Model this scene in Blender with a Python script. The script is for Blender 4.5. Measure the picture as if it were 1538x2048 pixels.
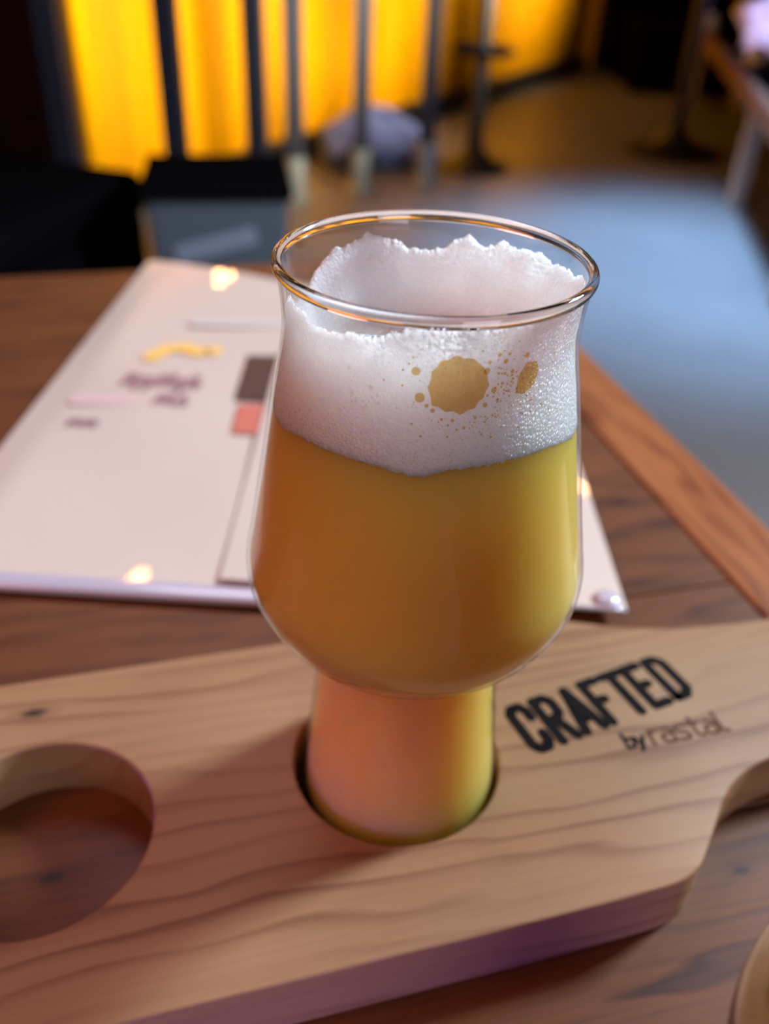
import bpy, bmesh, math, random
from mathutils import Vector, Matrix, noise
for o in list(bpy.data.objects): bpy.data.objects.remove(o)
S = bpy.context.scene
COL = S.collection
K = 0.01                       # everything below is written in centimetres; z = 0 is the top of the flight board
R = math.radians

# ------------------------------------------------------------------ camera
cam = bpy.data.cameras.new('camera'); camo = bpy.data.objects.new('camera', cam); COL.objects.link(camo)
FW = Vector((-0.021, 0.824, -0.566)).normalized(); UP = Vector((-0.060, 0.564, 0.823))
RT = FW.cross(UP).normalized(); UP = RT.cross(FW).normalized()
camo.matrix_world = Matrix(((RT.x, UP.x, -FW.x, -0.216*K), (RT.y, UP.y, -FW.y, -16.902*K), (RT.z, UP.z, -FW.z, 19.961*K), (0, 0, 0, 1)))
cam.sensor_width = 36; cam.lens = 1778.5/2048*36
cam.clip_start = 0.005; cam.clip_end = 60
cam.dof.use_dof = True; cam.dof.focus_distance = 0.168; cam.dof.aperture_fstop = 9.0
S.camera = camo
S.view_settings.view_transform = 'Standard'; S.view_settings.look = 'None'
S.view_settings.exposure = 0.0; S.view_settings.gamma = 1; S.view_settings.use_curve_mapping = False

# ------------------------------------------------------------------ world and lights
W = bpy.data.worlds.new('world'); S.world = W; W.use_nodes = True
W.node_tree.nodes['Background'].inputs[0].default_value = (0.50, 0.45, 0.62, 1)
W.node_tree.nodes['Background'].inputs[1].default_value = 0.03
def light(name, kind, loc, target, power, color, size=0.3, size_y=None, **kw):
    l = bpy.data.lights.new(name, kind); o = bpy.data.objects.new(name, l); COL.objects.link(o)
    l.energy = power; l.color = color
    if kind == 'AREA':
        l.size = size
        if size_y: l.shape = 'RECTANGLE'; l.size_y = size_y
    if kind == 'SPOT': l.shadow_soft_size = size
    for k, v in kw.items(): setattr(l, k, v)
    o.location = Vector(loc)*K
    d = (Vector(target)-Vector(loc)); o.rotation_euler = d.to_track_quat('-Z', 'Y').to_euler()
    return o
light('key_light', 'AREA', (136, 92, 100), (0, 0, 3), 66, (0.72, 0.86, 1.0), 0.30)
light('pink_light', 'AREA', (-85, -25, 95), (-4, 4, 0), 5.6, (1.0, 0.34, 0.26), 0.5)
light('front_fill_light', 'AREA', (66, -98, 52), (0, 0, 6), 5.2, (0.92, 0.82, 0.98), 0.55)  # unseen fill, added to brighten the front of foam and beer
light('violet_light', 'AREA', (-112, -100, 3), (-4, -9, -5), 0.085, (0.30, 0.12, 1.0), 0.06, spread=R(10))
light('lavender_light', 'AREA', (-25, 104, 135), (-4, 20, 0), 6, (0.94, 0.80, 0.98), 0.6)
light('blue_floor_light', 'SPOT', (70, 300, 235), (95, 278, -77), 1700, (0.30, 0.58, 1.0), 0.3, spot_size=R(44), spot_blend=1.0)
for wx, wy, pw, f in ((-85, 346, 340, 1), (-35, 440, 360, 1), (58, 614, 170, 0.75)):
    light('container_wash_light', 'SPOT', (wx+123*f, wy-66*f, 12), (wx, wy, 4), pw, (1.0, 0.88, 0.62), 0.30, spot_size=R(70), spot_blend=0.4)
light('jacket_fill_spot', 'SPOT', (70, 300, 110), (166, 464, -22), 420, (0.70, 0.68, 1.0), 0.1, spot_size=R(13), spot_blend=0.6)  # unseen spot added only to lift the lavender jacket
light('room_light', 'AREA', (60, 420, 220), (60, 420, -77), 5, (1.0, 0.82, 0.66), 1.4)

# ------------------------------------------------------------------ materials
def lin(c):
    c = c/255
    return c/12.92 if c <= 0.04045 else ((c+0.055)/1.055)**2.4
def rgb(r, g, b): return (lin(r), lin(g), lin(b), 1)
def mat(name, col, rough=0.5, metal=0, **kw):
    m = bpy.data.materials.new(name); m.use_nodes = True; b = m.node_tree.nodes['Principled BSDF']
    b.inputs['Base Color'].default_value = col; b.inputs['Roughness'].default_value = rough; b.inputs['Metallic'].default_value = metal
    for k, v in kw.items(): b.inputs[k.replace('_', ' ')].default_value = v
    return m
class N:
    def __init__(s, m): s.t = m.node_tree; s.n = s.t.nodes; s.b = s.n.get('Principled BSDF')
    def add(s, typ, **kw):
        n = s.n.new(typ)
        for k, v in kw.items():
            if k.startswith('i_'):
                key = k[2:]; n.inputs[int(key) if key.isdigit() else key.replace('_', ' ')].default_value = v
            else: setattr(n, k, v)
        return n
    def link(s, a, b): s.t.links.new(a, b)
    def math(s, op, a, b=None):
        n = s.n.new('ShaderNodeMath'); n.operation = op
        for i, v in enumerate((a, b)):
            if v is None: continue
            if isinstance(v, (int, float)): n.inputs[i].default_value = v
            else: s.link(v, n.inputs[i])
        return n.outputs[0]
    def ramp(s, fac, stops):
        n = s.n.new('ShaderNodeValToRGB'); e = n.color_ramp.elements
        while len(e) < len(stops): e.new(0.5)
        for el, (p, c) in zip(e, stops): el.position = p; el.color = c
        s.link(fac, n.inputs[0]); return n.outputs[0]
    def mix(s, fac, a, b, blend='MIX'):
        n = s.n.new('ShaderNodeMix'); n.data_type = 'RGBA'; n.blend_type = blend
        for i, v in ((0, fac), (6, a), (7, b)):
            if isinstance(v, (int, float, tuple)): n.inputs[i].default_value = v
            else: s.link(v, n.inputs[i])
        return n.outputs[2]
    def noise(s, vec, scale, detail=3, rough=0.5, dist=0):
        n = s.n.new('ShaderNodeTexNoise'); n.inputs['Scale'].default_value = scale; n.inputs['Detail'].default_value = detail
        n.inputs['Roughness'].default_value = rough; n.inputs['Distortion'].default_value = dist
        s.link(vec, n.inputs['Vector']); return n.outputs[0]
    def map(s, vec, scale=(1, 1, 1), loc=(0, 0, 0), rot=(0, 0, 0)):
        n = s.n.new('ShaderNodeMapping'); n.inputs['Scale'].default_value = scale; n.inputs['Location'].default_value = loc; n.inputs['Rotation'].default_value = rot
        s.link(vec, n.inputs['Vector']); return n.outputs[0]
    def bump(s, h, strength, dist):
        n = s.n.new('ShaderNodeBump'); n.inputs['Strength'].default_value = strength; n.inputs['Distance'].default_value = dist
        s.link(h, n.inputs['Height']); s.link(n.outputs[0], s.b.inputs['Normal'])
def wood(name, light_c, mid_c, dark_c, ring_scale, rough, knots=(), coat=0.0, fibre=0.35, ring_mix=1.0):
    """long grain along the object's x axis; ring lines drift and bunch up across y"""
    m = mat(name, mid_c, rough); s = N(m)
    co = s.add('ShaderNodeTexCoord').outputs['Object']
    warp = s.noise(s.map(co, (5, 24, 24)), 1.0, 3, 0.5)
    fine_warp = s.noise(s.map(co, (22, 120, 120)), 1.0, 2)
    sep = s.add('ShaderNodeSeparateXYZ'); s.link(co, sep.inputs[0])
    y = s.math('ADD', sep.outputs[1], s.math('MULTIPLY', sep.outputs[2], 0.6))
    ph = s.math('ADD', s.math('MULTIPLY', y, ring_scale), s.math('ADD', s.math('MULTIPLY', warp, 5.5), s.math('MULTIPLY', fine_warp, 0.5)))
    saw = s.math('FRACT', ph)
    ring = s.ramp(saw, [(0.0, (0, 0, 0, 1)), (0.55, (0.12,)*3+(1,)), (0.86, (1, 1, 1, 1)), (1.0, (0, 0, 0, 1))])
    patch = s.noise(s.map(co, (9, 34, 34), (3, 1, 2)), 1.0, 2)
    fib = s.noise(s.map(co, (30, 900, 900)), 1.0, 4, 0.65)
    amt = s.math('MULTIPLY', ring, s.math('MULTIPLY', s.ramp(patch, [(0.38, (0.15,)*3+(1,)), (0.66, (1, 1, 1, 1))]), ring_mix))
    base = s.mix(patch, light_c, mid_c)
    c = s.mix(amt, base, dark_c)
    c = s.mix(s.math('MULTIPLY', s.ramp(fib, [(0.42, (0, 0, 0, 1)), (0.75, (1, 1, 1, 1))]), fibre), c, dark_c)
    for (kx, ky, kr) in knots:
        d = s.add('ShaderNodeVectorMath', operation='DISTANCE'); s.link(s.map(co, (0.45, 1, 0), (-kx*K*0.45, -ky*K, 0)), d.inputs[0])
        f = s.ramp(s.math('DIVIDE', d.outputs['Value'], kr*K), [(0.0, (1, 1, 1, 1)), (0.3, (0.75,)*3+(1,)), (0.45, (0.25,)*3+(1,)), (1.0, (0, 0, 0, 1))])
        c = s.mix(f, c, (0.02, 0.008, 0.004, 1))
    s.link(c, s.b.inputs['Base Color'])
    s.bump(s.math('ADD', fib, ring), 0.12, 0.0006)
    s.b.inputs['Specular IOR Level'].default_value = 0.3
    if coat: s.b.inputs['Coat Weight'].default_value = coat; s.b.inputs['Coat Roughness'].default_value = 0.18
    return m
M = {}
M['pine'] = wood('pine', rgb(170, 134, 98), rgb(150, 112, 78), rgb(106, 60, 38), 120, 0.55, knots=((-9.9, 3.95, 0.42),), fibre=0.16, ring_mix=0.75)
M['walnut'] = wood('walnut', rgb(120, 73, 39), rgb(100, 56, 28), rgb(52, 24, 13), 55, 0.48, knots=((-9.6, -0.40, 0.40), (8.85, -4.47, 0.3)), coat=0.08, fibre=0.5)
M['oak_edge'] = wood('oak_edge', rgb(172, 110, 66), rgb(150, 88, 50), rgb(96, 46, 24), 60, 0.36, coat=0.08, fibre=0.45)
M['ink'] = mat('ink', rgb(20, 13, 13), 0.8, Specular_IOR_Level=0.1)
M['faded_ink'] = mat('faded_ink', rgb(96, 62, 48), 0.8, Specular_IOR_Level=0.1)
def paper_material():
    m = mat('laminated_paper', rgb(220, 206, 192), 0.45); s = N(m)
    s.b.inputs['Coat Weight'].default_value = 1.0; s.b.inputs['Coat Roughness'].default_value = 0.03
    co = s.add('ShaderNodeTexCoord').outputs['Object']
    s.bump(s.noise(co, 14, 2), 0.25, 0.004)
    return m
M['paper'] = paper_material()
M['clear_plastic'] = mat('clear_plastic', rgb(196, 190, 206), 0.12, Coat_Weight=1.0, Coat_Roughness=0.05)
M['print_orange'] = mat('print_orange', rgb(252, 206, 110), 0.4)
M['print_plum'] = mat('print_plum', rgb(158, 124, 128), 0.4)
M['print_brown'] = mat('print_brown', rgb(74, 56, 54), 0.4)
M['print_red'] = mat('print_red', rgb(206, 116, 100), 0.4)
M['print_grey'] = mat('print_grey', rgb(204, 200, 194), 0.4)
M['print_blush'] = mat('print_blush', rgb(222, 192, 190), 0.4)
def thin_glass():
    """clear wall: light passes straight through, more mirror-like towards grazing angles"""
    m = bpy.data.materials.new('clear_glass'); m.use_nodes = True; s = N(m)
    for n in list(s.n): s.n.remove(n)
    out = s.add('ShaderNodeOutputMaterial'); tr = s.add('ShaderNodeBsdfTransparent'); gl = s.add('ShaderNodeBsdfGlossy')
    tr.inputs[0].default_value = (0.985, 0.985, 0.97, 1); gl.inputs['Roughness'].default_value = 0.015
    lw = s.add('ShaderNodeLayerWeight'); lw.inputs[0].default_value = 0.5
    f = s.math('ADD', s.math('MULTIPLY', s.math('POWER', lw.outputs['Facing'], 5.0), 0.85), 0.035)
    mx = s.add('ShaderNodeMixShader'); s.link(f, mx.inputs[0]); s.link(tr.outputs[0], mx.inputs[1]); s.link(gl.outputs[0], mx.inputs[2])
    s.link(mx.outputs[0], out.inputs[0]); return m
M['glass'] = thin_glass()
M['solid_glass'] = mat('solid_glass', (1, 1, 1, 1), 0.0, IOR=1.5, Transmission_Weight=1.0)
def beer_material(name, col, rad, scale):
    m = mat(name, col, 0.25, IOR=1.33); b = m.node_tree.nodes['Principled BSDF']
    b.inputs['Subsurface Weight'].default_value = 1.0; b.inputs['Subsurface Radius'].default_value = rad
    b.inputs['Subsurface Scale'].default_value = scale; b.inputs['Specular IOR Level'].default_value = 0.15
    return m
M['beer'] = beer_material('hazy_beer', (0.74, 0.50, 0.09, 1), (1.0, 0.66, 0.22), 0.06)
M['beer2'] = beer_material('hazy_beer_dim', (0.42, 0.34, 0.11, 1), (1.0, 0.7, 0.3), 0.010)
def film_material():
    """wet amber film of beer lying over the foam"""
    m = bpy.data.materials.new('amber_film'); m.use_nodes = True; s = N(m)
    for n in list(s.n): s.n.remove(n)
    out = s.add('ShaderNodeOutputMaterial'); tr = s.add('ShaderNodeBsdfTransparent'); gl = s.add('ShaderNodeBsdfGlossy')
    tr.inputs[0].default_value = (0.82, 0.58, 0.26, 1); gl.inputs['Roughness'].default_value = 0.1
    mx = s.add('ShaderNodeMixShader'); mx.inputs[0].default_value = 0.02; s.link(tr.outputs[0], mx.inputs[1]); s.link(gl.outputs[0], mx.inputs[2])
    s.link(mx.outputs[0], out.inputs[0]); return m
M['amber'] = film_material()
def foam_material():
    m = mat('beer_foam', (0.95, 0.93, 0.92, 1), 0.4); s = N(m); b = s.b
    b.inputs['Subsurface Weight'].default_value = 1.0; b.inputs['Subsurface Radius'].default_value = (1, 0.9, 0.8); b.inputs['Subsurface Scale'].default_value = 0.008
    co = s.add('ShaderNodeTexCoord').outputs['Object']
    def vor(sc):
        v = s.add('ShaderNodeTexVoronoi'); v.inputs['Scale'].default_value = sc; s.link(co, v.inputs['Vector']); return v.outputs['Distance']
    h = s.math('ADD', s.math('MULTIPLY', vor(1500), -1.0), s.math('MULTIPLY', vor(700), -0.7))
    h = s.math('ADD', h, s.math('MULTIPLY', s.noise(co, 260, 3), 0.8))
    s.bump(h, 0.85, 0.0010)
    return m
M['foam'] = foam_material()
M['bubble'] = M['glass']
M['yellow'] = mat('yellow_paint', (0.92, 0.42, 0.0, 1), 0.55, Specular_IOR_Level=0.1)
M['steel'] = mat('grey_steel', rgb(46, 49, 64), 0.5, 0.1)
M['pale_steel'] = mat('pale_steel', rgb(176, 186, 184), 0.3, 0.4)
M['black'] = mat('black_vinyl', rgb(15, 14, 17), 0.6, Specular_IOR_Level=0.0)
M['dark_metal'] = mat('dark_metal', rgb(30, 30, 36), 0.4, 0.3)
M['bin_grey'] = mat('bin_grey', rgb(92, 104, 116), 0.5)
M['bin_label'] = mat('bin_label', rgb(142, 156, 174), 0.5)
M['denim'] = mat('denim', rgb(104, 116, 176), 0.9)
M['denim_dark'] = mat('denim_dark', rgb(38, 40, 66), 0.9)
M['lavender'] = mat('lavender_cloth', rgb(206, 202, 238), 0.85)
M['napkin'] = mat('napkin', rgb(220, 216, 222), 0.85)
M['bench_wood'] = wood('bench_wood', rgb(136, 98, 78), rgb(116, 80, 62), rgb(76, 48, 38), 40, 0.5)
M['beige'] = mat('beige_cloth', rgb(186, 176, 162), 0.9)
M['bulb'] = mat('bulb', (1, 0.7, 0.4, 1), 0.3); _b = M['bulb'].node_tree.nodes['Principled BSDF']
_b.inputs['Emission Color'].default_value = (1.0, 0.40, 0.12, 1); _b.inputs['Emission Strength'].default_value = 70
def concrete():
    m = mat('concrete', rgb(120, 116, 116), 0.5); s = N(m); co = s.add('ShaderNodeTexCoord').outputs['Object']
    f = s.noise(co, 1.3, 5, 0.6); s.link(s.mix(f, rgb(104, 100, 100), rgb(134, 130, 130)), s.b.inputs['Base Color'])
    s.link(s.math('ADD', s.math('MULTIPLY', f, 0.25), 0.32), s.b.inputs['Roughness']); return m
M['concrete'] = concrete()
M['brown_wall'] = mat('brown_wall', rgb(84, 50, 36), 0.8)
M['dark_wall'] = mat('dark_wall', rgb(58, 52, 54), 0.85)

# ------------------------------------------------------------------ mesh helpers (centimetres in, metres out)
def obj(name, bm, m, parent=None, loc=None, rot=None, smooth=False, angle=None):
    bmesh.ops.scale(bm, vec=(K, K, K), verts=bm.verts)
    me = bpy.data.meshes.new(name)
    if smooth:
        for f in bm.faces: f.smooth = True
    bm.to_mesh(me); bm.free(); me.materials.append(m)
    if smooth and angle: me.set_sharp_from_angle(angle=R(angle))
    return link(name, me, parent, loc, rot)
def link(name, me, parent=None, loc=None, rot=None):
    o = bpy.data.objects.new(name, me); COL.objects.link(o)
    if loc is not None: o.location = Vector(loc)*K
    if rot is not None: o.rotation_euler = rot
    if parent is not None: o.parent = parent
    return o
def tag(o, label, cat, group=None):
    o['label'] = label; o['category'] = cat
    if group: o['group'] = group
    return o
def thing(name, label, cat, loc=(0, 0, 0), rz=0, group=None):
    o = bpy.data.objects.new(name, None); COL.objects.link(o); o.empty_display_size = 0.02
    o.location = Vector(loc)*K; o.rotation_euler = (0, 0, rz)
    return tag(o, label, cat, group)
def struct(o): o['kind'] = 'structure'; return o
def box(bm, x0, x1, y0, y1, z0, z1, bev=0, seg=2):
    r = bmesh.ops.create_cube(bm, size=1)['verts']
    for v in r: v.co = Vector((x0+(v.co.x+.5)*(x1-x0), y0+(v.co.y+.5)*(y1-y0), z0+(v.co.z+.5)*(z1-z0)))
    if bev:
        es = list({e for v in r for e in v.link_edges})
        bmesh.ops.bevel(bm, geom=es, offset=bev, segments=seg, affect='EDGES', profile=0.6)
    return bm
def lathe(bm, prof, n=96, close=False):
    rings = []
    for (r, z) in prof:
        if r < 1e-5: rings.append([bm.verts.new((0, 0, z))])
        else: rings.append([bm.verts.new((r*math.cos(2*math.pi*i/n), r*math.sin(2*math.pi*i/n), z)) for i in range(n)])
    pairs = list(zip(rings, rings[1:])) + ([(rings[-1], rings[0])] if close else [])
    for a, b in pairs:
        for i in range(n):
            j = (i+1) % n
            if len(a) == 1 and len(b) == 1: continue
            if len(a) == 1: bm.faces.new((a[0], b[j], b[i]))
            elif len(b) == 1: bm.faces.new((a[i], a[j], b[0]))
            else: bm.faces.new((a[i], a[j], b[j], b[i]))
    bmesh.ops.recalc_face_normals(bm, faces=bm.faces)
    return bm
def tube(bm, pts, r, n=10):
    prev = None
    for i, p in enumerate(pts):
        p = Vector(p); a = Vector(pts[max(i-1, 0)]); b = Vector(pts[min(i+1, len(pts)-1)])
        t = (b-a).normalized(); u = t.orthogonal().normalized() if prev is None else (pu - t*pu.dot(t)).normalized()
        pu = u; w = t.cross(u); rr = r[i] if isinstance(r, (list, tuple)) else r
        ring = [bm.verts.new(p+(u*math.cos(2*math.pi*k/n)+w*math.sin(2*math.pi*k/n))*rr) for k in range(n)]
        if prev:
            for k in range(n): bm.faces.new((prev[k], prev[(k+1) % n], ring[(k+1) % n], ring[k]))
        else: bm.faces.new(ring[::-1])
        prev = ring
    bm.faces.new(prev); return bm
def spline(xs, ys, x):
    """monotone-ish cubic (Catmull-Rom) through points"""
    if x <= xs[0]: return ys[0]
    if x >= xs[-1]: return ys[-1]
    i = max(k for k in range(len(xs)-1) if xs[k] <= x)
    def sl(k):
        if k == 0: return (ys[1]-ys[0])/(xs[1]-xs[0])
        if k == len(xs)-1: return (ys[-1]-ys[-2])/(xs[-1]-xs[-2])
        a = (ys[k]-ys[k-1])/(xs[k]-xs[k-1]); b = (ys[k+1]-ys[k])/(xs[k+1]-xs[k])
        return 0 if a*b <= 0 else 2*a*b/(a+b)
    h = xs[i+1]-xs[i]; t = (x-xs[i])/h
    return (2*t**3-3*t*t+1)*ys[i]+(t**3-2*t*t+t)*h*sl(i)+(-2*t**3+3*t*t)*ys[i+1]+(t**3-t*t)*h*sl(i+1)
def extrude_outline(bm, loops, z0, z1, bev=0):
    """flat outline with holes: loops[0] outer, the rest holes"""
    es = []
    for lp in loops:
        vs = [bm.verts.new((x, y, z0)) for x, y in lp]
        es += [bm.edges.new((vs[i], vs[(i+1) % len(vs)])) for i in range(len(vs))]
    bmesh.ops.triangle_fill(bm, use_beauty=True, use_dissolve=False, edges=es)
    fs = list(bm.faces)
    r = bmesh.ops.extrude_face_region(bm, geom=fs)
    top = [v for v in r['geom'] if isinstance(v, bmesh.types.BMVert)]
    for v in top: v.co.z = z1
    bmesh.ops.recalc_face_normals(bm, faces=bm.faces)
    return bm

# ------------------------------------------------------------------ the room
FZ = -76.9
bm = box(bmesh.new(), -520, 520, -320, 900, FZ-10, FZ); struct(obj('floor', bm, M['concrete']))
bm = box(bmesh.new(), -520, 520, 740, 760, FZ, 245); struct(obj('wall_back', bm, M['brown_wall']))
bm = box(bmesh.new(), -540, -520, -320, 900, FZ, 245); struct(obj('wall_left', bm, M['dark_wall']))
bm = box(bmesh.new(), 520, 540, -320, 900, FZ, 245); struct(obj('wall_right', bm, M['dark_wall']))
bm = box(bmesh.new(), -520, 520, -340, -320, FZ, 245); struct(obj('wall_front', bm, M['dark_wall']))
bm = box(bmesh.new(), -520, 520, -320, 900, 245, 255); struct(obj('ceiling', bm, M['dark_wall']))
bm = box(bmesh.new(), -520, 520, 737, 740, FZ, FZ+12, 0.6); struct(obj('baseboard_back', bm, M['black']))

# yellow shipping container: corner nearest the glass, long side and end wall corrugated
CA = Vector((-115, 290)); LA = Vector((112, 714)); EB = Vector((-335, 408))
cont = thing('shipping_container', 'bright yellow corrugated steel container standing behind the grey posts', 'container', (-115, 290, FZ))
def corrugated(a, b, z0, z1, name, m):
    bm = bmesh.new(); d = (b-a); L = d.length; d.normalize(); n = Vector((d.y, -d.x))
    if n.dot(-CA-Vector((0, 17))) < 0: n = -n
    pts = []; s = 0.0
    while s < L:
        for ds, dep in ((0, 0), (9, 0), (14, -2.2), (21, -2.2), (26, 0)):
            if s+ds <= L: pts.append((s+ds, dep))
        s += 26
    vs0 = []; vs1 = []
    for s_, dep in pts:
        p = a + d*s_ + n*(dep-1) - CA
        vs0.append(bm.verts.new((p.x, p.y, z0))); vs1.append(bm.verts.new((p.x, p.y, z1)))
    for i in range(len(pts)-1): bm.faces.new((vs0[i], vs0[i+1], vs1[i+1], vs1[i]))
    r = bmesh.ops.solidify(bm, geom=list(bm.faces), thickness=0.4)
    bmesh.ops.recalc_face_normals(bm, faces=bm.faces)
    return obj(name, bm, m, cont)
corrugated(CA, LA, 9, 232, 'side_panel', M['yellow'])
corrugated(CA, EB, 9, 232, 'shaded_end_panel', M['brown_wall'])  # brown instead of yellow: the end wall's shade is put into its colour
def beam(a, b, z0, z1, w, name, m):
    d = (b-a).normalized(); n = Vector((d.y, -d.x)); bm = bmesh.new(); L = (b-a).length
    box(bm, 0, L, -w/2, w/2, z0, z1, 0.4)
    for v in bm.verts: p = a-CA+d*v.co.x+n*v.co.y; v.co = Vector((p.x, p.y, v.co.z))
    bmesh.ops.recalc_face_normals(bm, faces=bm.faces)
    return obj(name, bm, m, cont)
for a, b in ((CA, LA), (CA, EB)):
    beam(a, b, 0.1, 10, 8, 'bottom_rail', M['dark_metal']); beam(a, b, 231, 240, 8, 'top_rail', M['yellow'])
for p in (CA, LA, EB):
    bm = box(bmesh.new(), p.x-CA.x-5.5, p.x-CA.x+5.5, p.y-CA.y-5.5, p.y-CA.y+5.5, 0.1, 240, 0.8); obj('corner_post', bm, M['yellow'], cont)
bk = LA + (EB-CA)
bm = bmesh.new(); vs = [bm.verts.new((p.x-CA.x, p.y-CA.y, 237)) for p in (CA, EB, bk, LA)]; bm.faces.new(vs)
bmesh.ops.solidify(bm, geom=list(bm.faces), thickness=3); obj('roof', bm, M['yellow'], cont)

# posts with pale feet
def railing(label, posts, foot_h, w):
    t = thing('guard_rail', label, 'railing', (posts[0][0], posts[0][1], FZ))
    o0 = Vector(posts[0])
    for (x, y) in posts:
        dx, dy = x-o0.x, y-o0.y
        bm = box(bmesh.new(), dx-w/2, dx+w/2, dy-w/2, dy+w/2, foot_h, 112, 0.5); obj('post', bm, M['steel'], t)
        bm = lathe(bmesh.new(), [(0, 0.1), (w*0.85, 0.1), (w*0.85, 1.4), (w*0.62, 2.2), (w*0.58, foot_h), (0, foot_h)], 20)
        bmesh.ops.translate(bm, vec=(dx, dy, 0), verts=bm.verts); obj('foot', bm, M['pale_steel'], t, smooth=True, angle=35)
    a = Vector((0, 0)); b = Vector(posts[-1])-o0; d = (b-a).normalized(); n = Vector((d.y, -d.x)); L = (b-a).length
    for z in (104, ):
        bm = box(bmesh.new(), -4, L+4, -2.4, 2.4, z, z+5, 0.8)
        for v in bm.verts: p = d*v.co.x+n*v.co.y; v.co = Vector((p.x, p.y, v.co.z))
        obj('top_rail', bm, M['steel'], t)
    return t
railing('grey steel railing with square posts rising behind the black bench and grey bin', [(-98, 236), (-72, 252), (-53, 278)], 9, 6.2)
railing('grey steel railing with pale feet, in front of the yellow container beside the blue bag', [(-49, 334), (-25.5, 353), (0.4, 370)], 16, 6.4)

def pedestal(name, label, cat, loc, base_r, top_r, h, ring_z=None):
    t = thing(name, label, cat, (loc[0], loc[1], FZ))
    bm = lathe(bmesh.new(), [(0, 0.1), (base_r, 0.1), (base_r, 1.2), (base_r*0.55, 3.5), (base_r*0.25, 8), (3.4, 14), (0, 14)], 40); obj('base', bm, M['dark_metal'], t, smooth=True, angle=40)
    bm = lathe(bmesh.new(), [(0, 12), (3.2, 12), (3.2, h-4), (0, h-4)], 24); obj('pole', bm, M['dark_metal'], t, smooth=True, angle=40)
    bm = lathe(bmesh.new(), [(0, h-4), (top_r-1, h-4), (top_r, h-2.5), (top_r, h-0.8), (top_r-1, h), (0, h)], 48); obj('seat' if cat == 'stool' else 'table_top', bm, M['black'], t, smooth=True, angle=40)
    if ring_z:
        bm = bmesh.new(); pts = [(12*math.cos(a*math.pi/14), 12*math.sin(a*math.pi/14), ring_z) for a in range(29)]; tube(bm, pts, 1.3, 8)
        tube(bm, [(-12, 0, ring_z), (12, 0, ring_z)], 1.1, 8); obj('footrest', bm, M['black'], t, smooth=True, angle=40)
    return t
pedestal('bar_stool', 'dark bar stool on a round foot, beside the yellow container corner', 'stool', (21.5, 400), 16, 18, 84, 47)
pedestal('pedestal_table', 'black pedestal table on a wide round foot at the edge of the blue light', 'table', (121, 450), 23, 34, 104)

# low black banquette along the back
t = thing('banquette', 'low black upholstered banquette in the dark at the back', 'bench', (225, 674, FZ))
bm = box(bmesh.new(), -95, 120, -54, 54, 0.2, 30, 1.5); obj('base', bm, M['black'], t)
bm = box(bmesh.new(), -96, 121, -56, 54, 30, 42, 4, 4); obj('seat_cushion', bm, M['black'], t, smooth=True, angle=40)
bm = box(bmesh.new(), -96, 121, 44, 58, 40, 88, 4, 4); obj('backrest', bm, M['black'], t, smooth=True, angle=40)

# long wooden bench (top right) with a jacket and two crumpled napkins
bdir = (Vector((157, 600))-Vector((103, 240))); BL_ = bdir.length; brz = math.atan2(bdir.y, bdir.x)
t = thing('wooden_bench', 'long brown wooden bench running back at the right edge', 'bench', (103, 240, FZ), brz)
bm = box(bmesh.new(), 0, BL_, -4, 0, 37, 45, 0.6); obj('front_rail', bm, M['bench_wood'], t)
for k in range(3):
    bm = box(bmesh.new(), 0, BL_, -4.6-11.4*(k+1)+0.6, -4.6-11.4*k, 40.5, 44, 0.4); obj('seat_slat', bm, M['black'], t)
for x in (10, 122, BL_-6):
    for y in (-6, -34):
        bm = box(bmesh.new(), x-3.5, x+3.5, y-3, y+3, 0.1, 40.4, 0.5); obj('leg', bm, M['beige'], t)
def lump(name, loc, dims, m, seed, amp=0.25, label=None, cat=None, sub=4, flat=0.0, parent=None):
    bm = bmesh.new(); bmesh.ops.create_icosphere(bm, subdivisions=sub, radius=1)
    for v in bm.verts:
        p = v.co.copy(); q = p*(1+amp*noise.noise(p*1.6+Vector((seed, 0, 0)))+amp*0.45*noise.noise(p*4+Vector((0, seed, 0))))
        q = Vector((q.x*dims[0], q.y*dims[1], q.z*dims[2])); q.z = max(q.z, -dims[2]*flat) if flat else q.z
        v.co = q
    zmin = min(v.co.z for v in bm.verts)
    for v in bm.verts: v.co.z -= zmin
    o = obj(name, bm, m, parent, loc, smooth=True)
    if label: tag(o, label, cat)
    return o
lump('jacket', (168, 464, FZ+44.1), (24, 30, 19), M['lavender'], 3.1, 0.32, 'crumpled pale lavender jacket lying on the wooden bench', 'jacket', flat=0.5)
lump('paper_napkin', (139, 414, FZ+44.1), (4.6, 4.2, 4.6), M['napkin'], 7.7, 0.35, 'crumpled white napkin on the bench, nearer the bench end', 'napkin', 3, 0.7)
lump('paper_napkin', (152, 548, FZ+44.1), (5.2, 4.6, 5.4), M['napkin'], 9.2, 0.35, 'crumpled white napkin on the bench, left of the lavender jacket', 'napkin', 3, 0.7)
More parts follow.
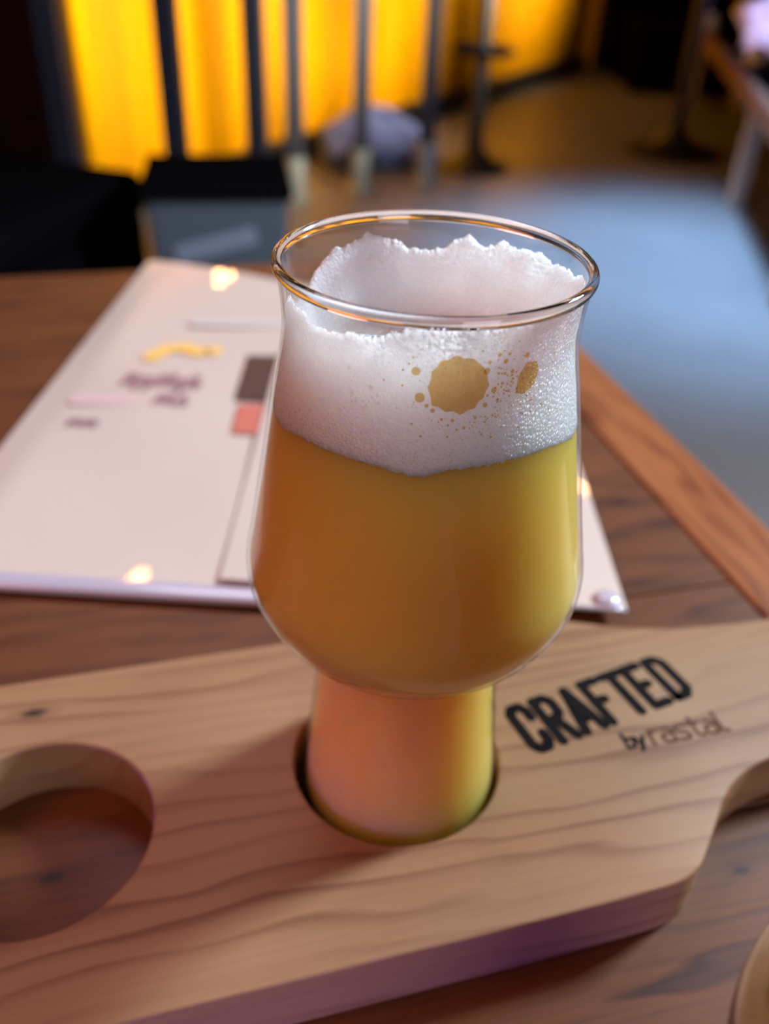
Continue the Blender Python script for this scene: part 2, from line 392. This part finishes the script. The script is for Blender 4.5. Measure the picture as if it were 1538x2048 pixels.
# black bench at the left, grey bin beside it
t = thing('black_bench', 'black padded bench beyond the far table edge at left', 'bench', (-104, 188, FZ), R(-14))
bm = box(bmesh.new(), -62, 30, -34, 24, 0.2, 31, 1.2); obj('base', bm, M['black'], t)
bm = box(bmesh.new(), -63, 31, -36, 25, 31, 41, 3.5, 4); obj('seat_cushion', bm, M['black'], t, smooth=True, angle=40)
bm = box(bmesh.new(), -63, 31, -36.6, -35.6, 30, 32, 0.3); obj('seat_edge_highlight', bm, M['print_plum'], t)  # plum strip stands in for the highlight along the seat's front edge
t = thing('storage_bin', 'blue-grey upright bin between the black bench and the posts', 'bin', (-46, 186, FZ), R(12))
bm = bmesh.new()
for (z, s_) in ((0.1, 0.9), (44, 1.0)):
    pass
box(bm, -15, 15, -14, 14, 0.1, 46, 1.4)
for v in bm.verts: k_ = 0.88+0.12*v.co.z/46; v.co.x *= k_; v.co.y *= k_
obj('body', bm, M['bin_grey'], t)
bm = box(bmesh.new(), -16, 16, -15, 15, 43.5, 46.5, 1.0); obj('lid', bm, M['black'], t)
bm = box(bmesh.new(), -9, 9, -0.4, 0.3, -2, 2, 0.3); o = obj('label_strip', bm, M['bin_label'], t, (-1, -13.6, 34), (0, R(-14), 0))

# blue bag on the floor behind the railing
t = thing('duffel_bag', 'slumped blue bag on the floor behind the railing posts', 'bag', (-24, 394, FZ), R(25))
lump('body', (0, 0, 0.1), (24, 13, 13), M['denim'], 1.3, 0.22, sub=4, flat=0.75, parent=t)
bm = tube(bmesh.new(), [(-15+30*i/12, -4, 17+7*math.sin(math.pi*i/12)) for i in range(13)], 1.6, 8); obj('handle', bm, M['denim'], t, smooth=True)
lump('end_pocket', (20, -9, 0.1), (8, 7, 8), M['denim'], 4.4, 0.2, sub=3, flat=0.75, parent=t)
lump('front_pocket', (-10, -12, 0.1), (9, 4, 7), M['denim_dark'], 5.2, 0.15, sub=3, flat=0.75, parent=t)

# hanging warm bulbs (above the picture), mirrored in the laminated menus and the glass rim
def pendant(loc, label, r=1.9):
    t = thing('pendant_bulb', label, 'lamp', loc, 0, 'warm pendant bulbs')
    bm = lathe(bmesh.new(), [(0, -r*1.2), (r*0.6, -r), (r, -0.1*r), (r*0.75, r*0.8), (r*0.4, r*1.3), (0, r*1.3)], 20); obj('bulb', bm, M['bulb'], t, smooth=True)
    bm = lathe(bmesh.new(), [(0, r*1.2), (r*0.5, r*1.2), (r*0.5, r*2.6), (0.4, r*3), (0, r*3)], 16); obj('socket', bm, M['black'], t, smooth=True, angle=40)
    bm = tube(bmesh.new(), [(0, 0, r*2.9), (0, 0, 244-loc[2])], 0.25, 6); obj('cord', bm, M['black'], t)
def refl(P, B, z): P = Vector(P); B = Vector(B); return P+(B-P)*((z-P.z)/(B.z-P.z))
for P, B, z, l in (((-14.1, 42.1, -1.5), (-112, 458.6, 150), 100, 'warm hanging bulb farthest to the left'),
                ((-12.8, 40.8, -1.5), (-101.7, 448.3, 150), 97, 'warm hanging bulb second from the left'),
                ((-13.0, 38.0, -1.5), (-103.3, 425.6, 150), 104, 'warm hanging bulb third from the left'),
                ((-10.3, 9.1, -1.5), (-81.8, 192.7, 150), 120, 'warm hanging bulb over the black bench'),
                ((-6.0, 8.5, -1.5), (-47, 188, 150), 125, 'warm hanging bulb over the grey bin'),
                ((8.1, 17.3, -1.5), (66.7, 258.4, 150), 120, 'warm hanging bulb farthest to the right')):
    pendant(refl(P, B, z), l)

# ------------------------------------------------------------------ table
TZ = -1.915; TA = R(17.5)
table = thing('wooden_table', 'reddish-brown plank table with a lighter border plank along its right edge', 'table', (0, 0, TZ), TA)
random.seed(4)
edges_w = [-48]
while edges_w[-1] < 44: edges_w.append(edges_w[-1]+random.uniform(8.5, 11.5))
edges_w[-1] = 46.75
for i in range(len(edges_w)-1):
    a, b = edges_w[i]+0.03, edges_w[i+1]-0.03
    bm = box(bmesh.new(), -112, 15.88, a, b, -3.2-0.01*(i % 2), 0, 0.06, 1); obj('plank', bm, M['walnut'], table)
bm = box(bmesh.new(), 16.0, 19.7, -48, 46.75, -3.4, 0.0, 0.25, 3)
for v in bm.verts: v.co = Vector((v.co.y, -v.co.x, v.co.z))
obj('border_plank', bm, M['oak_edge'], table, (0, 0, 0), (0, 0, R(90)))
bm = box(bmesh.new(), -104, 10, -40, 38, -9, -3.3, 0.3); obj('apron', bm, M['walnut'], table)
for x in (-100, 6):
    for y in (-37, 34):
        bm = box(bmesh.new(), x-3, x+3, y-3, y+3, FZ-TZ+0.05, -9, 0.4); obj('leg', bm, M['walnut'], table)

# ------------------------------------------------------------------ laminated menu and the sheet lying on it
def sheet(bm, quad, z0, z1, roll, n=40, m_=40):
    """slightly wavy laminated card; front edge rolled into a soft bead"""
    top = []; bot = []
    for j in range(m_+1):
        v = j/m_; rt = []; rb = []
        for i in range(n+1):
            u = i/n
            p = (Vector(quad[0])*(1-u)+Vector(quad[1])*u)*(1-v)+(Vector(quad[3])*(1-u)+Vector(quad[2])*u)*v
            w = 0.05*math.sin(p.x*0.5+1)*math.sin(p.y*0.33)
            e = min(1, min(u, 1-u)*14)
            z = z1*e+(1-e)*(z0+z1)/2
            rt.append(bm.verts.new((p.x, p.y, z+w*e))); rb.append(bm.verts.new((p.x, p.y, z0)))
        top.append(rt); bot.append(rb)
    for j in range(m_):
        for i in range(n):
            bm.faces.new((top[j][i], top[j][i+1], top[j+1][i+1], top[j+1][i])); bm.faces.new((bot[j][i], bot[j+1][i], bot[j+1][i+1], bot[j][i+1]))
        bm.faces.new((bot[j][0], top[j][0], top[j+1][0], bot[j+1][0])); bm.faces.new((top[j][n], bot[j][n], bot[j+1][n], top[j+1][n]))
    for i in range(n):
        bm.faces.new((top[0][i], bot[0][i], bot[0][i+1], top[0][i+1])); bm.faces.new((bot[m_][i], top[m_][i], top[m_][i+1], bot[m_][i+1]))
    bmesh.ops.recalc_face_normals(bm, faces=bm.faces); return bm
menu = thing('laminated_menu', 'large white laminated menu with orange and plum print under the smaller sheet', 'menu', (-8, 8.5, TZ))
def T(x, y): return (x+8, y-8.5)
MQ = [T(-19.1, 8.6), T(3.5, 8.6), T(4.2, 37.2), T(-19.3, 44.3)]
bm = sheet(bmesh.new(), [p+(0,) for p in MQ], 0.03, 0.42, 0); obj('card', bm, M['paper'], menu, smooth=True, angle=50)
bm = bmesh.new()
prof = [(-0.55+0.55*math.cos(a)*1.0, 0.36+0.32*math.sin(a)) for a in [math.pi*(0.5+k/10) for k in range(11)]]
prof = [(0.25, 0.46)]+[(-0.1+0.42*math.cos(math.pi*(0.5+k/10)), 0.24+0.22*math.sin(math.pi*(0.5+k/10))) for k in range(11)]+[(0.25, 0.02)]
xa, xb = T(-19.1, 0)[0], T(3.5, 0)[0]
A_ = [bm.verts.new((xa, y, z)) for y, z in prof]; B_ = [bm.verts.new((xb, y, z)) for y, z in prof]
for i in range(len(prof)-1): bm.faces.new((A_[i], A_[i+1], B_[i+1], B_[i]))
bm.faces.new(A_[::-1]); bm.faces.new(B_); bmesh.ops.recalc_face_normals(bm, faces=bm.faces)
obj('sealed_edge', bm, M['clear_plastic'], menu, smooth=True, angle=50)
def flat_strokes(bm, paths, w, z, tf=lambda x, y: (x, y)):
    """ink strokes as thin flat faces; overlapping faces sit a few hundredths of a millimetre apart"""
    new = []
    for k, path in enumerate(paths):
        pts = [Vector(p) for p in path]
        for i, (a, b) in enumerate(zip(pts, pts[1:])):
            d = (b-a)
            if d.length < 1e-6: continue
            d.normalize(); n = Vector((-d.y, d.x))*w/2
            new.append(bm.faces.new([bm.verts.new(tf(*p)+(z+0.006*k+0.002*(i % 2),)) for p in (a-n, b-n, b+n, a+n)]))
        for p in pts:
            new.append(bm.faces.new([bm.verts.new(tf(p.x+w/2*math.cos(q*math.pi/6), p.y+w/2*math.sin(q*math.pi/6))+(z+0.006*k+0.004,)) for q in range(12)]))
    bm.normal_update()
    for f in new:
        if f.normal.z < 0: f.normal_flip()
    return bm
MZ = 0.485
# orange arc, plum handwriting-like lines, small caption, picture block, faint band
bm = flat_strokes(bmesh.new(), [[T(-14.7, 28.1), T(-14.2, 29.3), T(-13.2, 29.6), T(-12.2, 29.1), T(-11.5, 29.4)]], 1.05, MZ); obj('orange_arc_print', bm, M['print_orange'], menu)
def scrawl(x0, x1, y, h, n, seed):
    random.seed(seed); out = []; x = x0; dx = (x1-x0)/n
    for i in range(n):
        a = random.choice(((0, .9, .1, .9), (.1, 1.0, .0, .3), (.6, -.35, .7, .1)))
        out.append([T(x, y+h*a[0]), T(x+dx*.3, y+h*a[1]), T(x+dx*.6, y+h*a[2]), T(x+dx*.85, y+h*a[3])]); x += dx
    return out
bm = flat_strokes(bmesh.new(), scrawl(-15.4, -11.2, 24.6, 1.5, 7, 3), 0.27, MZ); obj('plum_lettering', bm, M['print_plum'], menu)
bm = flat_strokes(bmesh.new(), scrawl(-13.2, -11.4, 22.6, 1.3, 3, 8), 0.25, MZ); obj('plum_lettering', bm, M['print_plum'], menu)
bm = flat_strokes(bmesh.new(), scrawl(-16.7, -15.2, 20.2, 0.55, 5, 5), 0.16, MZ); obj('caption_lettering', bm, M['print_plum'], menu)
bm = flat_strokes(bmesh.new(), [[T(-17.0, 22.6), T(-14.5, 22.9)]], 0.9, MZ-0.005); obj('blush_print', bm, M['print_blush'], menu)
bm = flat_strokes(bmesh.new(), [[T(-13.2, 33.3), T(-9.2, 33.8), T(-4, 34.0)]], 1.3, MZ); obj('grey_band_print', bm, M['print_grey'], menu)
def quad(bm, pts, z):
    bm.faces.new([bm.verts.new(p+(z,)) for p in pts]); return bm
bm = quad(bmesh.new(), [T(-9.2, 23.6), T(-6.0, 23.6), T(-6.0, 29.3), T(-9.5, 29.0)], MZ); obj('dark_picture_print', bm, M['print_brown'], menu)
bm = quad(bmesh.new(), [T(-8.7, 20.2), T(-6.0, 20.2), T(-6.0, 23.2), T(-8.9, 23.2)], MZ); obj('red_picture_print', bm, M['print_red'], menu)
s2 = thing('laminated_sheet', 'smaller plain lavender-white laminated sheet lying on the menu behind the glass', 'menu', (0.5, 9, TZ+0.5), 0)
def T2(x, y): return (x-0.5, y-9)
bm = sheet(bmesh.new(), [T2(-7.0, 9.0)+(0,), T2(8.3, 8.7)+(0,), T2(7.4, 29.6)+(0,), T2(-7.8, 30.2)+(0,)], 0.02, 0.09, 0); obj('card', bm, M['paper'], s2, smooth=True, angle=50)
bm = tube(bmesh.new(), [T2(-6.9, 8.92)+(0.06,), T2(0, 8.8)+(0.06,), T2(7.6, 8.62)+(0.08,), T2(8.25, 8.6)+(0.1,)], 0.09, 8); obj('sealed_edge', bm, M['clear_plastic'], s2, smooth=True)
bm = lathe(bmesh.new(), [(0, 0.0), (0.55, 0.02), (0.5, 0.16), (0.25, 0.26), (0, 0.3)], 20); bmesh.ops.translate(bm, vec=T2(7.6, 9.15)+(0.02,), verts=bm.verts)
obj('corner_bubble', bm, M['clear_plastic'], s2, smooth=True)

# ------------------------------------------------------------------ flight board
BA = R(18)
board = thing('flight_board', 'pale pine tasting paddle with round glass holes and black CRAFTED lettering', 'serving board', (0, 0, TZ), BA)
up_x = [-26, 4.2, 5.6, 7.19, 9.06, 10.72, 12.5, 14.24, 30]; up_y = [5.35, 5.3, 5.02, 4.31, 3.55, 3.12, 2.93, 2.84, 2.6]
lo_pts = [(30, -2.2), (22, -2.25), (16, -2.28), (13, -2.32), (11.6, -2.40), (10.48, -2.55), (9.8, -2.72), (9.26, -2.93), (8.8, -3.18), (8.36, -3.52), (7.95, -3.92), (7.55, -4.32), (7.2, -4.66), (6.95, -4.90), (6.7, -5.12), (6.35, -5.32), (5.9, -5.46), (5.3, -5.52), (0, -5.6), (-12, -5.6), (-26, -5.6)]
outer = []
for i in range(61):
    x = -25+i*0.9
    if x > 28.4: break
    outer.append((x, spline(up_x, up_y, x)))
# rounded handle end
for k in range(1, 8):
    a = math.pi/2-math.pi*k/8; outer.append((28.4+2.3*math.cos(a), 0.2+2.4*math.sin(a)))
xs = [p[0] for p in lo_pts][::-1]; ys = [p[1] for p in lo_pts][::-1]
x = 28.4; lows = []
while x > -25:
    lows.append((x, spline(xs, ys, x))); x -= 0.15 if 4.5 < x < 11.5 else 0.8
outer += lows
for k in range(0, 9):
    a = -math.pi/2-math.pi*k/8; outer.append((-25+1.5*math.cos(a), -0.12+5.45*math.sin(a)))
def circle(cx, cy, r, n=96): return [(cx+r*math.cos(2*math.pi*i/n), cy+r*math.sin(2*math.pi*i/n)) for i in range(n)]
def dedupe(l):
    o = [l[0]]
    for p in l[1:]:
        if math.dist(p, o[-1]) > 0.03: o.append(p)
    if math.dist(o[0], o[-1]) < 0.03: o.pop()
    return o
HOLES = [(0, 0), (-9.62, -0.26), (-19.2, -0.3)]
bm = extrude_outline(bmesh.new(), [dedupe(outer)]+[circle(cx, cy, 2.9) for cx, cy in HOLES], 0.02, 1.915)
es = [e for e in bm.edges if len(e.link_faces) == 2 and abs(e.calc_face_angle(0)) > 0.9 and all(v.co.z > 1.8 for v in e.verts)]
bmesh.ops.bevel(bm, geom=es, offset=0.09, segments=3, affect='EDGES', profile=0.5)
for f in bm.faces: f.smooth = True
bo = obj('paddle', bm, M['pine'], board, angle=30, smooth=True)
# lettering: condensed heavy capitals, stroked
w_, h_ = 0.39, 1.0
LET = {'C': [[(w_, .70), (w_, .86), (w_-.1, 1), (.1, 1), (0, .88), (0, .12), (.1, 0), (w_-.1, 0), (w_, .14), (w_, .30)]],
       'R': [[(0, 0), (0, 1), (w_-.12, 1), (w_, .88), (w_, .62), (w_-.12, .5), (0, .5)], [(w_-.2, .5), (w_, 0)]],
       'A': [[(-.04, 0), (w_/2, 1), (w_+.04, 0)], [(.1, .28), (w_-.1, .28)], [(.17, .5), (w_-.17, .5)], [(w_/2, .95), (w_/2, .4)]],
       'F': [[(0, 0), (0, 1), (w_-.04, 1)], [(0, .53), (w_-.14, .53)]],
       'T': [[(-.04, 1), (w_+.04, 1)], [(w_/2, 1), (w_/2, 0)]],
       'E': [[(w_-.02, 1), (0, 1), (0, 0), (w_-.02, 0)], [(0, .52), (w_-.12, .52)]],
       'D': [[(0, 0), (0, 1), (w_-.14, 1), (w_, .86), (w_, .14), (w_-.14, 0), (0, 0)]],
       'b': [[(0, 1), (0, 0), (.3, 0), (.38, .1), (.38, .5), (.3, .6), (0, .6)]],
       'y': [[(0, .6), (.2, 0)], [(.4, .6), (.2, 0), (.08, -.35)]],
       'r': [[(0, 0), (0, .66)], [(0, .5), (.12, .66), (.3, .64)]],
       'a': [[(.05, .66), (.3, .66), (.4, .56), (.4, 0), (.08, 0), (0, .1), (0, .3), (.08, .4), (.4, .4)]],
       's': [[(.4, .66), (.06, .66), (0, .55), (.06, .36), (.34, .32), (.4, .14), (.34, 0), (0, 0)]],
       't': [[(.12, .95), (.12, .1), (.22, 0), (.36, 0)], [(-.05, .66), (.36, .66)]],
       'l': [[(0, 1), (0, .08), (.1, 0), (.2, 0)]]}
def letters(text, x0, y0, x1, height, weight, ang, advs, name, m):
    e = Vector((math.cos(ang), math.sin(ang))); n = Vector((-e.y, e.x))
    tot = sum(advs); sx = (x1-x0)/tot; bm = bmesh.new(); x = x0
    for ch, ad in zip(text, advs):
        hs = height-weight
        def tf(px, py, x=x): q = e*px+n*py; return (q.x, q.y)
        paths = [[(x+weight/2+px*sx, y0+weight/2+py*hs) for px, py in p] for p in LET[ch]]
        flat_strokes(bm, paths, weight, 1.918, tf); x += ad*sx
    return obj(name, bm, m, board)
rel = R(28.5)-BA
letters('CRAFTED', 3.63, -1.63, 9.74, 1.98, 0.345, rel, [.66, .66, .66, .60, .60, .64, .66], 'crafted_lettering', M['ink'])
def wl(a, u):   # text frame of CRAFTED -> board frame
    e = Vector((math.cos(rel), math.sin(rel))); n = Vector((-e.y, e.x)); return e*a+n*u
p = wl(6.25, -2.50); letters('by', p.x, p.y, p.x+0.66, 0.62, 0.12, R(0), [.5, .5], 'by_lettering', M['ink'])
p = wl(7.05, -2.72)
letters('rastal', p.x, p.y, p.x+2.55, 0.86, 0.12, R(0), [.42, .56, .56, .5, .56, .3], 'maker_lettering', M['faded_ink'])

# ------------------------------------------------------------------ beer glasses
PZ = [-1.9, 0, 1, 2, 3, 4, 4.8, 5.0, 5.12, 5.28, 5.5, 5.75, 6, 6.5, 7, 7.3, 8, 9, 10, 11, 12, 12.5, 13.1, 13.6, 14.0, 14.3]
PR = [2.80, 2.70, 2.60, 2.49, 2.40, 2.335, 2.32, 2.38, 2.56, 2.84, 3.09, 3.31, 3.50, 3.76, 3.93, 3.95, 3.84, 3.66, 3.49, 3.32, 3.14, 3.04, 2.97, 2.99, 3.04, 3.10]
def Rg(z): return spline(PZ, PR, z)
ZS = [-1.9+i*0.1 for i in range(68)]+[4.9+i*0.04 for i in range(1, 25)]+[5.9+i*0.1 for i in range(0, 84)]+[14.28]
ZS = sorted(set(round(z, 3) for z in ZS))
TOP_T = [-180, -165, -157, -145, -139, -128, -115, -102, -96, -88, -70, -50, -30, -10, 4, 27, 45, 58, 63, 68, 74, 79, 83, 89, 96, 105, 123, 131, 140, 146, 154, 163, 180]
TOP_Z = [13.25, 13.6, 13.85, 13.8, 13.68, 13.7, 13.8, 13.95, 14.15, 14.2, 14.2, 14.2, 14.15, 14.1, 14.05, 13.9, 13.93, 13.95, 13.88, 13.79, 13.97, 13.85, 13.69, 13.56, 13.58, 13.74, 13.9, 13.85, 13.72, 13.57, 13.3, 13.12, 13.25]
LOW_T = [-180, -155, -139, -115, -100, -92, -80, -63, -45, -14, 60, 180]
LOW_Z = [11.25, 11.25, 11.40, 11.46, 11.40, 11.34, 11.50, 11.53, 11.50, 11.2, 11.2, 11.25]
def beer_glass(label, loc, beer_mat, beer_gap, wall_mat, rz=0):
    g = thing('beer_glass', label, 'glass', loc, rz, 'craft beer glasses')
    base = -1.9
    Z = lambda z: z-base
    # wall: outer then inner surface
    prof = [(0.0, Z(base))]+[(Rg(base)-0.12, Z(base))]+[(Rg(z), Z(z)) for z in ZS[1:]]+[(Rg(z)-0.13, Z(z)) for z in ZS[::-1] if z > -1.0]+[(0, Z(-1.0))]
    obj('glass_wall', lathe(bmesh.new(), prof, 128), wall_mat, g, smooth=True, angle=60)
    bm = bmesh.new(); rr = 3.04; mr = 0.115
    tor = [(rr+mr*math.cos(2*math.pi*k/16)*0.9, Z(14.27)+mr*math.sin(2*math.pi*k/16)*1.1) for k in range(16)]
    obj('rim', lathe(bm, tor, 160, True), M['solid_glass'], g, smooth=True)
    prof = [(0, Z(-1.86)), (2.55, Z(-1.86)), (2.68, Z(-1.74)), (2.64, Z(-1.2)), (2.5, Z(-0.98)), (0, Z(-0.98))]
    obj('thick_base', lathe(bmesh.new(), prof, 96), M['solid_glass'], g, smooth=True, angle=40)
    top_z = 11.6
    zz = [z for z in ZS if -0.75 < z < top_z]
    prof = [(0, Z(-0.9)), (Rg(-0.9)-beer_gap-0.25, Z(-0.9))]+[(Rg(z)-beer_gap, Z(z)) for z in zz]+[(0, Z(top_z))]
    obj('beer', lathe(bmesh.new(), prof, 128), beer_mat, g, smooth=True, angle=60)
    n = 720; bm = bmesh.new(); rings = []
    rows = 34
    tops = []; lows = []
    for i in range(n):
        th = -180+360*i/n; a = R(th)
        q = Vector((math.cos(a)*3, math.sin(a)*3, 0))
        jag = 0.10*noise.noise(q*2.4)+0.06*noise.noise(q*6)+0.03*noise.noise(q*15)
        tops.append(min(14.2, spline(TOP_T, TOP_Z, th)+jag)); lows.append(spline(LOW_T, LOW_Z, th)+0.035*noise.noise(q*9+Vector((5, 0, 0)))+0.03*noise.noise(q*20)+0.022*abs(math.sin(i*math.pi/9)))
    def ring(fn):
        r = []
        for i in range(n):
            a = R(-180+360*i/n); rad, z = fn(i); r.append(bm.verts.new((rad*math.cos(a), rad*math.sin(a), Z(z))))
        rings.append(r)
    ring(lambda i: (Rg(lows[i])-0.8, lows[i]-0.2)); ring(lambda i: (Rg(lows[i])-0.2, lows[i]-0.12))
    for j in range(rows+1):
        def fn(i, v=j/rows):
            z = lows[i]+(tops[i]-lows[i])*v; a = R(-180+360*i/n)
            d = 0.008*noise.noise(Vector((math.cos(a)*9, math.sin(a)*9, z*3)))
            e = 0.05*max(0, (v-0.94)/0.06)
            return Rg(z)-0.082+d-e, z
        ring(fn)
    for j in range(1, 15):                     # inside of the clinging foam, falling to a shallow bowl
        def fn(i, v=j/14):
            zt = tops[i]; zf = 12.35; a = R(-180+360*i/n)
            z = zt+(zf-zt)*(1-(1-v)**1.6)
            rr = (Rg(zt)-0.17)-(0.12+0.5*v)*v**0.7
            nz = noise.noise(Vector((rr*math.cos(a)*1.6, rr*math.sin(a)*1.6, z*1.6)))
            return rr+0.09*nz, z+0.05*nz
        ring(fn)
    for j in range(1, 9):
        def fn(i, v=j/8):
            a = R(-180+360*i/n); rr = (Rg(13.6)-0.79)*(1-v*0.985); nz = noise.noise(Vector((rr*math.cos(a)*1.5, rr*math.sin(a)*1.5, 3)))
            return rr, 12.35-0.25*v+0.10*nz*(1-v)
        ring(fn)
    for a, b in zip(rings, rings[1:]):
        for i in range(n): k = (i+1) % n; bm.faces.new((a[i], a[k], b[k], b[i]))
    bm.faces.new(rings[-1]); bm.faces.new(rings[0][::-1])
    bmesh.ops.recalc_face_normals(bm, faces=bm.faces)
    fo = obj('foam', bm, M['foam'], g, smooth=True)
    # gaps in the foam that show the amber beer light
    H1 = [(-81.3, 13.66), (-79.2, 13.6), (-77.3, 13.60), (-75.2, 13.57), (-73.7, 13.5), (-71.6, 13.40), (-70.0, 13.27), (-69.6, 13.15), (-68.7, 13.05), (-69.9, 12.94), (-70.6, 12.81), (-72.4, 12.75), (-73.5, 12.64), (-76, 12.61), (-78.7, 12.53), (-81, 12.6), (-83.9, 12.59), (-86.4, 12.68), (-88.7, 12.70), (-89.2, 12.86), (-90.4, 13.01), (-89.6, 13.17), (-89.5, 13.34), (-87.8, 13.42), (-86.9, 13.54), (-84, 13.58)]
    H2 = [(-50.0, 13.33), (-48.4, 13.22), (-47.9, 13.11), (-49.3, 12.89), (-52, 12.80), (-55.0, 12.75), (-58.1, 12.81), (-57.2, 13.12), (-54.2, 13.36)]
    DOTS = [((-94.8, 13.32), 0.085), ((-92.9, 12.83), 0.094), ((-70.3, 13.32), 0.066), ((-63.4, 13.47), 0.047), ((-90.4, 12.69), 0.038), ((-66.8, 12.94), 0.057), ((-88.2, 12.61), 0.043), ((-69.9, 12.68), 0.047), ((-66.2, 13.61), 0.038), ((-60.2, 13.25), 0.043), ((-63.7, 13.04), 0.033), ((-62.4, 13.6), 0.033), ((-61.0, 12.88), 0.028), ((-81.2, 12.43), 0.033), ((-77.2, 12.29), 0.028), ((-73.3, 12.46), 0.028), ((-85.0, 12.45), 0.028), ((-54.8, 13.51), 0.057), ((-69.6, 13.49), 0.038), ((-63.2, 13.23), 0.033), ((-65.7, 13.25), 0.028), ((-99.2, 13.32), 0.024), ((-97.2, 13.45), 0.019), ((-66.9, 12.47), 0.024), ((-70.9, 12.15), 0.024), ((-65.3, 12.71), 0.024), ((-69.2, 12.85), 0.028)]
    def on_wall(th, z, off): a = R(th); r_ = Rg(z)-off; return (r_*math.cos(a), r_*math.sin(a), Z(z))
    def gap(poly, name):
        bm = bmesh.new(); cx = sum(p[0] for p in poly)/len(poly); cz = sum(p[1] for p in poly)/len(poly)
        prev = None
        for k, off in ((1.0, 0.055), (0.6, 0.053), (0.3, 0.052)):
            r_ = [bm.verts.new(on_wall(cx+(t_-cx)*k, cz+(z_-cz)*k, off)) for t_, z_ in poly]
            if prev:
                for i in range(len(poly)): j = (i+1) % len(poly); bm.faces.new((prev[i], prev[j], r_[j], r_[i]))
            prev = r_
        c = bm.verts.new(on_wall(cx, cz, 0.052))
        for i in range(len(poly)): bm.faces.new((prev[i], prev[(i+1) % len(poly)], c))
        bmesh.ops.recalc_face_normals(bm, faces=bm.faces)
        o = obj(name, bm, M['amber'], fo, smooth=True); return o
    gap(H1, 'foam_gap')['label'] = 'large scalloped amber gap in the foam'
    gap(H2, 'foam_gap')['label'] = 'small leaf-shaped amber gap in the foam'
    def disc_poly(th, z, r_, n_=10): return [(th+math.degrees(r_*math.cos(2*math.pi*k/n_)/3.0), z+r_*math.sin(2*math.pi*k/n_)) for k in range(n_)]
    for (th, z), r_ in DOTS: gap(disc_poly(th, z, r_), 'foam_gap')
    bm = bmesh.new()
    random.seed(11)
    for k in range(420):
        th = random.gauss(-70, 13); z = random.gauss(12.85, 0.42)
        if not (12.0 < z < 13.9) or (-92 < th < -67 and 12.5 < z < 13.7): continue
        pl = disc_poly(th, z, random.choice((0.009, 0.012, 0.016, 0.022)), 7); bm.faces.new([bm.verts.new(on_wall(t_, z_, 0.055)) for t_, z_ in pl])
    bmesh.ops.recalc_face_normals(bm, faces=bm.faces); o = obj('tiny_foam_gaps', bm, M['amber'], fo); o['kind'] = 'stuff'
    # coarse bubbles pressed against the glass
    bm = bmesh.new()
    for k in range(620):
        if k < 26: th = random.gauss(-112, 9); z = random.gauss(12.7, 0.22); r_ = random.uniform(0.02, 0.04)
        else: th = random.uniform(-165, -18); z = random.gauss(11.75, 0.28); r_ = random.uniform(0.012, 0.024)
        if z < spline(LOW_T, LOW_Z, th)-0.03: z = spline(LOW_T, LOW_Z, th)+random.uniform(-0.03, 0.05)
        c = Vector(on_wall(th, z, 0.07)); mtx = Matrix.Translation(c) @ Matrix.Rotation(R(th), 4, 'Z') @ Matrix.Diagonal((0.35, 1, 1, 1))
        bmesh.ops.create_icosphere(bm, subdivisions=1 if r_ < 0.03 else 2, radius=r_, matrix=mtx)
    o = obj('foam_bubbles', bm, M['bubble'], fo, smooth=True); o['kind'] = 'stuff'
    return g
beer_glass('tulip glass of hazy amber beer with white foam standing in the board hole', (0.10, 0, TZ+0.015), M['beer'], 0.10, M['glass'])
beer_glass('beer glass cut off by the bottom right corner, standing on the table', (8.45, -11.82, TZ+0.015), M['beer2'], 0.20, M['solid_glass'], R(150))
